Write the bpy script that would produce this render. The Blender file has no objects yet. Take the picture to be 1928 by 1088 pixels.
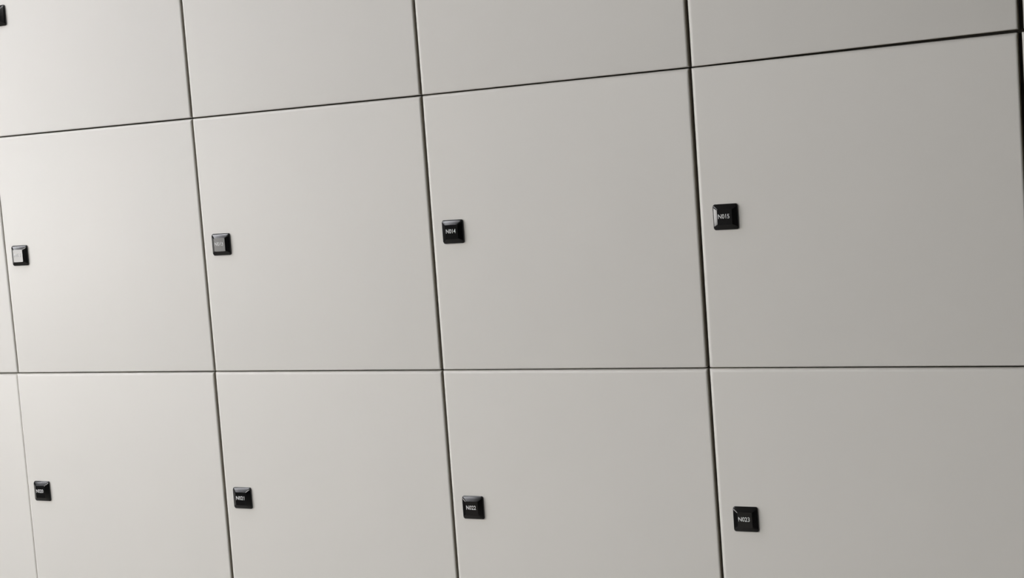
import bpy, bmesh, math
from mathutils import Vector, Matrix

scene = bpy.context.scene
COL = scene.collection

# ------------------------------------------------------------------ camera
W = 0.36                      # pitch of one locker column (m)
HR = 0.978921                 # row pitch / column pitch
HZ = W * HR                   # pitch of one locker row (m)
Z1 = 1.61                     # height of the joint between top and middle row


def P(x, y, z=0.0):
    """locker-grid coordinates (columns right, rows down, metres into the wall) -> world"""
    return Vector((x * W, z, Z1 - y * HZ))


cam_data = bpy.data.cameras.new('camera')
cam_data.sensor_width = 36.0
cam_data.lens = 2809.95 / 1928.0 * 36.0
cam_data.clip_start = 0.05
cam_data.clip_end = 50
cam = bpy.data.objects.new('camera', cam_data)
COL.objects.link(cam)
fwd = Vector((-0.43904646, 0.89530848, -0.07523921))
right = Vector((0.89790949, 0.43429145, -0.07175998))
up = right.cross(fwd).normalized()
right = fwd.cross(up).normalized()
M = Matrix((right, up, -fwd)).transposed().to_4x4()
M.translation = Vector((1.6420153, -1.6612667, Z1 - 0.11139669))
cam.matrix_world = M
scene.camera = cam

# ------------------------------------------------------------------ world, exposure
world = bpy.data.worlds.new('world')
scene.world = world
world.use_nodes = True
world.node_tree.nodes['Background'].inputs[0].default_value = (0.8, 0.86, 0.95, 1)
world.node_tree.nodes['Background'].inputs[1].default_value = 0.05
vs = scene.view_settings
vs.view_transform = 'Standard'
vs.look = 'None'
vs.gamma = 1.0
vs.use_curve_mapping = False
vs.exposure = 0.12
try:
    scene.cycles.use_denoising = True
    scene.cycles.max_bounces = 8
    scene.cycles.diffuse_bounces = 5
except Exception:
    pass

WINDOW_STRENGTH = 10.0         # daylight behind the frosted window of the left wall
STRIP_STRENGTH = 16.0          # linear ceiling lamp above the left end of the lockers
FILL_STRENGTH = 49.5          # added fill panel, evens the light down the doors


# ------------------------------------------------------------------ materials
def mat(name, color, rough=0.5, spec=0.5, noise=None, bump=None, emit=None):
    m = bpy.data.materials.new(name)
    m.use_nodes = True
    nt = m.node_tree
    b = nt.nodes['Principled BSDF']
    b.inputs['Base Color'].default_value = (*color, 1)
    b.inputs['Roughness'].default_value = rough
    b.inputs['Specular IOR Level'].default_value = spec
    if noise or bump:
        tc = nt.nodes.new('ShaderNodeTexCoord')
    if noise:
        sc_, amt = noise
        n = nt.nodes.new('ShaderNodeTexNoise')
        n.inputs['Scale'].default_value = sc_
        n.inputs['Detail'].default_value = 4
        nt.links.new(tc.outputs['Object'], n.inputs['Vector'])
        mix = nt.nodes.new('ShaderNodeMix')
        mix.data_type = 'RGBA'
        mix.inputs[6].default_value = (*[c * (1 - amt) for c in color], 1)
        mix.inputs[7].default_value = (*[min(1, c * (1 + amt)) for c in color], 1)
        nt.links.new(n.outputs['Fac'], mix.inputs[0])
        nt.links.new(mix.outputs[2], b.inputs['Base Color'])
    if bump:
        sc_, st, dist = bump
        n2 = nt.nodes.new('ShaderNodeTexNoise')
        n2.inputs['Scale'].default_value = sc_
        n2.inputs['Detail'].default_value = 3
        nt.links.new(tc.outputs['Object'], n2.inputs['Vector'])
        bp = nt.nodes.new('ShaderNodeBump')
        bp.inputs['Strength'].default_value = st
        bp.inputs['Distance'].default_value = dist
        nt.links.new(n2.outputs['Fac'], bp.inputs['Height'])
        nt.links.new(bp.outputs['Normal'], b.inputs['Normal'])
    if emit:
        c, s = emit
        b.inputs['Emission Color'].default_value = (*c, 1)
        b.inputs['Emission Strength'].default_value = s
    return m


M_DOOR = mat('off_white_laminate', (0.80, 0.785, 0.758), 0.42, 0.4, noise=(9, 0.012), bump=(900, 0.06, 0.0002))
M_EDGE = mat('grey_brown_door_sides', (0.40, 0.37, 0.315), 0.6, 0.3, noise=(700, 0.2))
M_BODY = mat('dark_carcass_board', (0.10, 0.09, 0.075), 0.7, 0.3, noise=(60, 0.15))
M_LOCK = mat('black_gloss_plastic', (0.002, 0.002, 0.0025), 0.17, 0.65, noise=(300, 0.1))
M_PRINT = mat('white_print', (0.82, 0.82, 0.84), 0.5, 0.3, noise=(500, 0.05))
M_WALL = mat('grey_wall_paint', (0.05, 0.0495, 0.048), 0.8, 0.2, noise=(6, 0.03), bump=(250, 0.1, 0.001))
M_CEIL = mat('ceiling_paint', (0.3, 0.3, 0.295), 0.85, 0.2, noise=(6, 0.03))
M_FLOOR = mat('pale_floor_vinyl', (0.22, 0.21, 0.195), 0.5, 0.4, noise=(14, 0.06))
M_FRAME = mat('window_frame_paint', (0.62, 0.62, 0.61), 0.5, 0.4, noise=(20, 0.03))
M_PANE = mat('frosted_pane', (0.8, 0.8, 0.8), 0.6, 0.3, noise=(40, 0.02), emit=((1.0, 0.975, 0.94), WINDOW_STRENGTH))
M_STRIP = mat('strip_lamp_diffuser', (0.8, 0.8, 0.8), 0.6, 0.3, noise=(40, 0.02), emit=((0.95, 0.95, 1.0), STRIP_STRENGTH))
M_FILL = mat('fill_panel_diffuser', (0.8, 0.8, 0.8), 0.6, 0.3, noise=(40, 0.02), emit=((1.0, 0.985, 0.95), FILL_STRENGTH))
M_LAMPF = mat('lamp_housing', (0.7, 0.7, 0.7), 0.4, 0.5, noise=(40, 0.02))


# ------------------------------------------------------------------ helpers
def link(name, bm, m, parent=None, smooth=None):
    me = bpy.data.meshes.new(name)
    bmesh.ops.recalc_face_normals(bm, faces=bm.faces)
    bm.to_mesh(me)
    bm.free()
    me.materials.append(m)
    if smooth is not None:
        for p in me.polygons:
            p.use_smooth = True
        try:
            me.set_sharp_from_angle(angle=math.radians(smooth))
        except Exception:
            pass
    o = bpy.data.objects.new(name, me)
    COL.objects.link(o)
    if parent:
        o.parent = parent
    return o


def box(bm, a, b):
    x0, y0, z0 = a
    x1, y1, z1 = b
    v = [bm.verts.new(c) for c in ((x0, y0, z0), (x1, y0, z0), (x1, y1, z0), (x0, y1, z0),
                                   (x0, y0, z1), (x1, y0, z1), (x1, y1, z1), (x0, y1, z1))]
    for f in ((0, 1, 2, 3), (4, 5, 6, 7), (0, 1, 5, 4), (1, 2, 6, 5), (2, 3, 7, 6), (3, 0, 4, 7)):
        bm.faces.new([v[i] for i in f])


def struct(name, m, *boxes, parent=None, bevel=None):
    bm = bmesh.new()
    for a, b in boxes:
        box(bm, a, b)
    if bevel:
        bmesh.ops.bevel(bm, geom=bm.edges[:], offset=bevel, segments=2, affect='EDGES')
    o = link(name, bm, m, parent)
    if not parent:
        o['kind'] = 'structure'
    return o


def ring(name, m, axis, at, thick, outer, inner, parent=None):
    """a flat rectangular frame: outer and inner = (u0, v0, u1, v1); axis the normal direction"""
    bm = bmesh.new()

    def pt(u, v, d):
        return (d, u, v) if axis == 'x' else ((u, d, v) if axis == 'y' else (u, v, d))

    def rect(r, d):
        return [bm.verts.new(pt(u, v, d)) for u, v in ((r[0], r[1]), (r[2], r[1]), (r[2], r[3]), (r[0], r[3]))]
    o0, i0, o1, i1 = rect(outer, at), rect(inner, at), rect(outer, at + thick), rect(inner, at + thick)
    for k in range(4):
        n = (k + 1) % 4
        bm.faces.new((o0[k], o0[n], i0[n], i0[k]))
        bm.faces.new((o1[k], o1[n], i1[n], i1[k]))
        bm.faces.new((o0[k], o0[n], o1[n], o1[k]))
        bm.faces.new((i0[k], i0[n], i1[n], i1[k]))
    o = link(name, bm, m, parent)
    if not parent:
        o['kind'] = 'structure'
    return o


# ------------------------------------------------------------------ the room
XL, XR, YB, YF, ZC = -2.3, 3.4, 0.46, -5.0, 2.7
C0, C1 = -1, 5                                    # locker columns built: -1 .. 4
BX0, BX1 = C0 * W - 0.006, C1 * W + 0.004
BZ0, BZ1 = Z1 - 2 * HZ - 0.004, Z1 + HZ + 0.004

struct('floor', M_FLOOR, ((XL - .1, YF - .1, -0.1), (XR + .1, YB + .1, 0)))
struct('ceiling', M_CEIL, ((XL - .1, YF - .1, ZC), (XR + .1, YB + .1, ZC + .1)))
ring('wall_back', M_DOOR, 'y', 0.006, 0.43, (XL, 0.0, XR, ZC), (BX0, BZ0, BX1, BZ1))
struct('wall_right', M_WALL, ((XR, YF, 0), (XR + .1, YB, ZC)))
struct('wall_front', M_WALL, ((XL, YF - .1, 0), (XR, YF, ZC)))
WY0, WY1, WZ0, WZ1 = -3.62, -0.95, 1.05, 1.75      # window opening in the left wall
ring('wall_left', M_WALL, 'x', XL - 0.12, 0.12, (YF, 0.0, YB, ZC), (WY0, WZ0, WY1, WZ1))
win = ring('window_1', M_FRAME, 'x', XL - 0.09, 0.06, (WY0, WZ0, WY1, WZ1),
           (WY0 + .05, WZ0 + .05, WY1 - .05, WZ1 - .05))
struct('window_pane', M_PANE, ((XL - .075, WY0 + .05, WZ0 + .05), (XL - .065, WY1 - .05, WZ1 - .05)), parent=win)
struct('window_sill', M_FRAME, ((XL - .03, WY0 - .04, WZ0 - .03), (XL + .06, WY1 + .04, WZ0)), parent=win)
struct('baseboard_back', M_FRAME, ((XL, -0.006, 0), (XR, 0.006, 0.09)))


def ceiling_lamp(name, label, x, y, hx, hy, glow):
    """shallow housing frame with a luminous diffuser, hung flush under the ceiling"""
    lamp = bpy.data.objects.new(name, None)
    COL.objects.link(lamp)
    lamp.location = (x, y, ZC)
    lamp['label'] = label
    lamp['category'] = 'lamp'
    ring('lamp_frame', M_LAMPF, 'z', -0.045, 0.045, (-hx - .03, -hy - .03, hx + .03, hy + .03),
         (-hx, -hy, hx, hy), parent=lamp)
    struct('lamp_diffuser', glow, ((-hx, -hy, -.040), (hx, hy, -.034)), parent=lamp)


ceiling_lamp('ceiling_lamp', 'long narrow white ceiling lamp close to the locker wall', -0.7, -0.50, 0.85, 0.05, M_STRIP)
ceiling_lamp('ceiling_lamp', 'long narrow white ceiling lamp, second from the locker wall', -1.05, -1.05, 0.9, 0.07, M_STRIP)
ceiling_lamp('ceiling_lamp', 'added white fill panel on the ceiling, unseen behind the camera', -0.2, -3.7, 0.6, 0.3, M_FILL)  # unseen panel put in for fill light on the lower and right doors

# ------------------------------------------------------------------ lockers
T_DOOR = 0.018
# width of the joint left of each column joint, row by row
GAP_V = {-1: (.0008,) * 3, 0: (.0008, .0006, .0004), 1: (.0018, .0012, .0022), 2: (.0022, .0024, .0020),
         3: (.0032, .0032, .0026), 4: (.0055, .0045, .0030), 5: (.0030,) * 3}
GAP_H = 0.0014

# how far each joint strays from the even grid (in grid units): doors hang a little unevenly
# column joint -> row -> (at the row's top, at its bottom)
DV = {
    -1: [(0, 0), (0, 0), (0, 0)],
    0: [(-.004, -.004), (-.0105, .0010), (-.0095, -.0050)],
    1: [(-.001, .0035), (.0030, .0080), (.0060, .0065)],
    2: [(.0000, .0030), (.0040, .0045), (.0038, .0038)],
    3: [(-.0040, -.0030), (-.0045, -.0050), (-.0058, -.0010)],
    4: [(.0180, .0160), (.0100, .0090), (.0050, .0030)],
    5: [(0, 0), (0, 0), (0, 0)],
}
# the crisp edge seen from the camera lies a little inside the rounded edge
VIS = {-1: .0031, 0: .0030, 1: .0027, 2: .0021, 3: .0015, 4: .0010, 5: .0006}
# row joint -> at column joint -1..5
DH = {
    -1: [0, 0, 0, 0, 0, 0, 0],
    0: [.0, .0, .0033, .0050, .0030, -.0070, -.0070],
    1: [-.0045, -.0042, -.0036, -.0010, .0000, .0042, .0042],
    2: [0, 0, 0, 0, 0, 0, 0],
}


# joints that open up towards one end
WEDGE = {(4, 0): .0018, (4, 1): .0004}


def joint(c, r, corner_c, corner_r):
    """grid corner of the door in column c, row r; corner_* 0 = left/top, 1 = right/bottom"""
    j, i = c + corner_c, r - 1 + corner_r
    x = j + DV[j][r][corner_r]
    y = i + DH[i][j + 1]
    p = P(x, y)
    p.x -= VIS[j]
    if corner_c:
        p.x -= GAP_V[j][r]
    g = GAP_H + WEDGE.get((j, i), 0.0)
    p.z += (g if corner_r else -g) * 0.5
    return p


R_LEFT, R_TOP, R_RIGHT, R_BOTTOM = 0.0055, 0.0048, 0.0018, 0.0018     # edge roundings, hinge side crisper


# doors that close a little deeper than their neighbours
SET_BACK = {(-1, 2): .0019, (-1, 1): .0005}


def door_mesh(c, r):
    """slab with softly rounded front edges, lofted from the front face to the back"""
    bl, br, tr, tl = [joint(c, r, a, b) for a, b in ((0, 1), (1, 1), (1, 0), (0, 0))]
    depths = [.0055 * (1 - math.cos(math.pi / 2 * k / 12)) for k in range(13)] + [.0075, T_DOOR]

    def inset(R, d):
        return 0.0 if d >= R else R - math.sqrt(R * R - (R - d) ** 2)
    bm = bmesh.new()
    rings = []
    for d in depths:
        l, t, rr, b = (inset(R, d) for R in (R_LEFT, R_TOP, R_RIGHT, R_BOTTOM))
        k = 0.0011 * max(0.0, 1 - d / .004) + 0.0007        # small corner radius in plan
        pts = []
        for p, sx, sz, dx, dz, a0 in ((br, 1, -1, -rr, b, 270), (tr, 1, 1, -rr, -t, 0),
                                      (tl, -1, 1, l, -t, 90), (bl, -1, -1, l, b, 180)):
            cx, cz = p.x + dx - sx * k, p.z + dz - sz * k
            for q in range(4):
                a = math.radians(a0 + 30 * q)
                pts.append((cx + k * math.cos(a), cz + k * math.sin(a)))
        y = d if d == T_DOOR else d + SET_BACK.get((c, r), 0.0)
        rings.append([bm.verts.new((x, y, z)) for x, z in pts])
    n = len(rings[0])
    for a, b in zip(rings, rings[1:]):
        for i in range(n):
            bm.faces.new((a[i], a[(i + 1) % n], b[(i + 1) % n], b[i]))
    bm.faces.new(rings[0])
    bm.faces.new(rings[-1])
    return bm


def body_mesh(x0, x1, z0, z1):
    """open-fronted carcass behind the door"""
    bm = bmesh.new()
    t, y0, y1 = 0.016, T_DOOR + 0.002, 0.42

    def rect(a, b, c, d, y):
        return [bm.verts.new((x, y, z)) for x, z in ((a, c), (b, c), (b, d), (a, d))]
    fo, fi = rect(x0, x1, z0, z1, y0), rect(x0 + t, x1 - t, z0 + t, z1 - t, y0)
    bo, bi = rect(x0, x1, z0, z1, y1), rect(x0 + t, x1 - t, z0 + t, z1 - t, y1 - t)
    for k in range(4):
        n = (k + 1) % 4
        bm.faces.new((fo[k], fo[n], fi[n], fi[k]))
        bm.faces.new((fo[k], fo[n], bo[n], bo[k]))
        bm.faces.new((fi[k], fi[n], bi[n], bi[k]))
    bm.faces.new(bo)
    bm.faces.new(bi)
    return bm


def lock_mesh():
    """square black lock cap: short upright rim, sloping sides, smaller flat face"""
    bm = bmesh.new()
    # height above the door, inset of the sides, of the top edge, of the bottom edge (mm)
    prof = [(0, 0, 0, 0), (1.0, 0, 0, 0), (1.35, 0, .12, .1), (1.8, .02, .55, .5), (2.3, .15, 1.2, 1.1),
            (2.7, .5, 1.75, 1.6), (3.2, 1.45, 2.45, 2.3), (4.0, 3.0, 3.6, 3.4), (4.8, 4.5, 4.75, 4.45),
            (5.3, 5.4, 5.5, 5.15), (5.68, 6.1, 6.05, 5.72)]
    NC = 5
    rings = []
    for h, ins, it, ib in prof:
        hx, ht, hb = 15.0 - ins, 15.0 - it, 15.0 - ib
        rad = max(1.0, 2.6 - ins * 0.22)
        pts = []
        for (sx, cy), a0 in (((1, ht), 0), ((-1, ht), 90), ((-1, -hb), 180), ((1, -hb), 270)):
            ccx, ccy = sx * (hx - rad), cy - math.copysign(rad, cy)
            for k in range(NC + 1):
                a = math.radians(a0 + 90 * k / NC)
                pts.append((ccx + rad * math.cos(a), ccy + rad * math.sin(a)))
        rings.append([bm.verts.new((x * .001, -h * .001, y * .001)) for x, y in pts])
    n = len(rings[0])
    for a, b in zip(rings, rings[1:]):
        for k in range(n):
            bm.faces.new((a[k], a[(k + 1) % n], b[(k + 1) % n], b[k]))
    bm.faces.new(rings[0])
    bm.faces.new(rings[-1])
    return bm


LOCK_FACE = 0.00568
_tmp = link('lock', lock_mesh(), M_LOCK, smooth=24)
LOCK_ME = _tmp.data
bpy.data.objects.remove(_tmp)


def number_mesh(text):
    """narrow printed digits, lying on the lock face"""
    cu = bpy.data.curves.new('number', 'FONT')
    cu.body = text
    cu.size = 1.0
    cu.align_x = 'LEFT'
    cu.resolution_u = 4
    cu.offset = 0.016
    ob = bpy.data.objects.new('number_tmp', cu)
    COL.objects.link(ob)
    dg = bpy.context.evaluated_depsgraph_get()
    me = bpy.data.meshes.new_from_object(ob.evaluated_get(dg))
    bpy.data.objects.remove(ob)
    bpy.data.curves.remove(cu)
    xs = [v.co.x for v in me.vertices]
    ys = [v.co.y for v in me.vertices]
    w, h = 0.0138, 0.0054
    x0, x1, y0, y1 = min(xs), max(xs), min(ys), max(ys)
    for v in me.vertices:
        v.co = ((((v.co.x - x0) / (x1 - x0)) - .5) * w, 0.0, (((v.co.y - y0) / (y1 - y0)) - .5) * h)
    bm = bmesh.new()
    bm.from_mesh(me)
    bpy.data.meshes.remove(me)
    r = bmesh.ops.extrude_face_region(bm, geom=bm.faces[:])
    for v in [g for g in r['geom'] if isinstance(g, bmesh.types.BMVert)]:
        v.co.y -= 0.00008
    return bm


LOCK_XY = {(3, 1): (.0807, .4993), (2, 1): (.0868, .4989), (1, 1): (.0879, .4989), (0, 1): (.0728, .4993),
           (3, 2): (.0866, .5081), (2, 2): (.0850, .5025), (1, 2): (.0846, .4982), (0, 2): (.0701, .4998),
           (0, 0): (.0765, .5060)}

ROWWORD = ['top', 'middle', 'bottom']
LABEL = {
    (-1, 0): 'off-white locker in the top row, far left of the bank',
    (0, 0): 'off-white locker above N012, its black lock cut off at the upper left corner',
    (1, 0): 'off-white top row locker directly above the locker numbered N013',
    (2, 0): 'off-white top row locker directly above the locker numbered N014',
    (3, 0): 'off-white top row locker directly above the locker numbered N015',
    (4, 0): 'off-white locker right of the dark joint at the upper right corner',
    (-1, 1): 'narrow visible strip of an off-white locker left of N012, middle row',
    (0, 1): 'off-white middle row locker whose black lock N012 shines grey with glare',
    (1, 1): 'off-white middle row locker with a black lock numbered N013',
    (2, 1): 'off-white middle row locker with a black lock numbered N014',
    (3, 1): 'off-white middle row locker with a black lock numbered N015',
    (4, 1): 'thin edge of an off-white locker right of N015, middle row',
    (-1, 2): 'narrow visible strip of an off-white locker left of N020, bottom row',
    (0, 2): 'off-white bottom row locker with a black lock numbered N020',
    (1, 2): 'off-white bottom row locker with a black lock numbered N021',
    (2, 2): 'off-white bottom row locker with a black lock numbered N022',
    (3, 2): 'off-white bottom row locker with a black lock numbered N023',
    (4, 2): 'off-white locker right of N023 in the bottom row',
}


def v_y(o, i):
    return o.data.vertices[i].co.y + 0.2


def make_locker(c, r):
    x0, x1 = c * W - .0035, (c + 1) * W - .0040
    z1, z0 = Z1 - (r - 1) * HZ - .0004, Z1 - r * HZ + .0004
    t = bpy.data.objects.new('locker', None)
    COL.objects.link(t)
    base = Vector(((x0 + x1) / 2, 0.2, z0))
    t.location = base
    t.empty_display_size = 0.05
    t['label'] = LABEL[(c, r)]
    t['category'] = 'locker'
    t['group'] = 'off-white numbered lockers'

    def local(bm):
        bmesh.ops.translate(bm, verts=bm.verts, vec=-base)
        return bm
    link('body', local(body_mesh(x0, x1, z0, z1)), M_BODY, t)
    door = link('door', local(door_mesh(c, r)), M_DOOR, t, smooth=40)
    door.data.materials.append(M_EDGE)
    for p in door.data.polygons:            # the straight sides and the back are grey-brown, darker than the front
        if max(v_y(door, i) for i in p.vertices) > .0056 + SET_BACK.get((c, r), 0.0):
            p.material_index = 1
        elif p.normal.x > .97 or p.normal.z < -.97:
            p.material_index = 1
    dx, dy = LOCK_XY.get((c, r), (.0830, .5000))
    lock = bpy.data.objects.new('lock', LOCK_ME)
    COL.objects.link(lock)
    lock.parent = t
    lock.location = P(c + dx, r - 1 + dy, SET_BACK.get((c, r), 0.0)) - base
    text = 'N%03d' % (4 + c + 8 * r)
    lock['label'] = 'black glossy lock cap numbered ' + text
    num = link('number', number_mesh(text), M_PRINT, lock)
    num.location = (-0.0009, -LOCK_FACE, 0.0008)
    return t


for r in range(3):
    for c in range(C0, C1):
        make_locker(c, r)
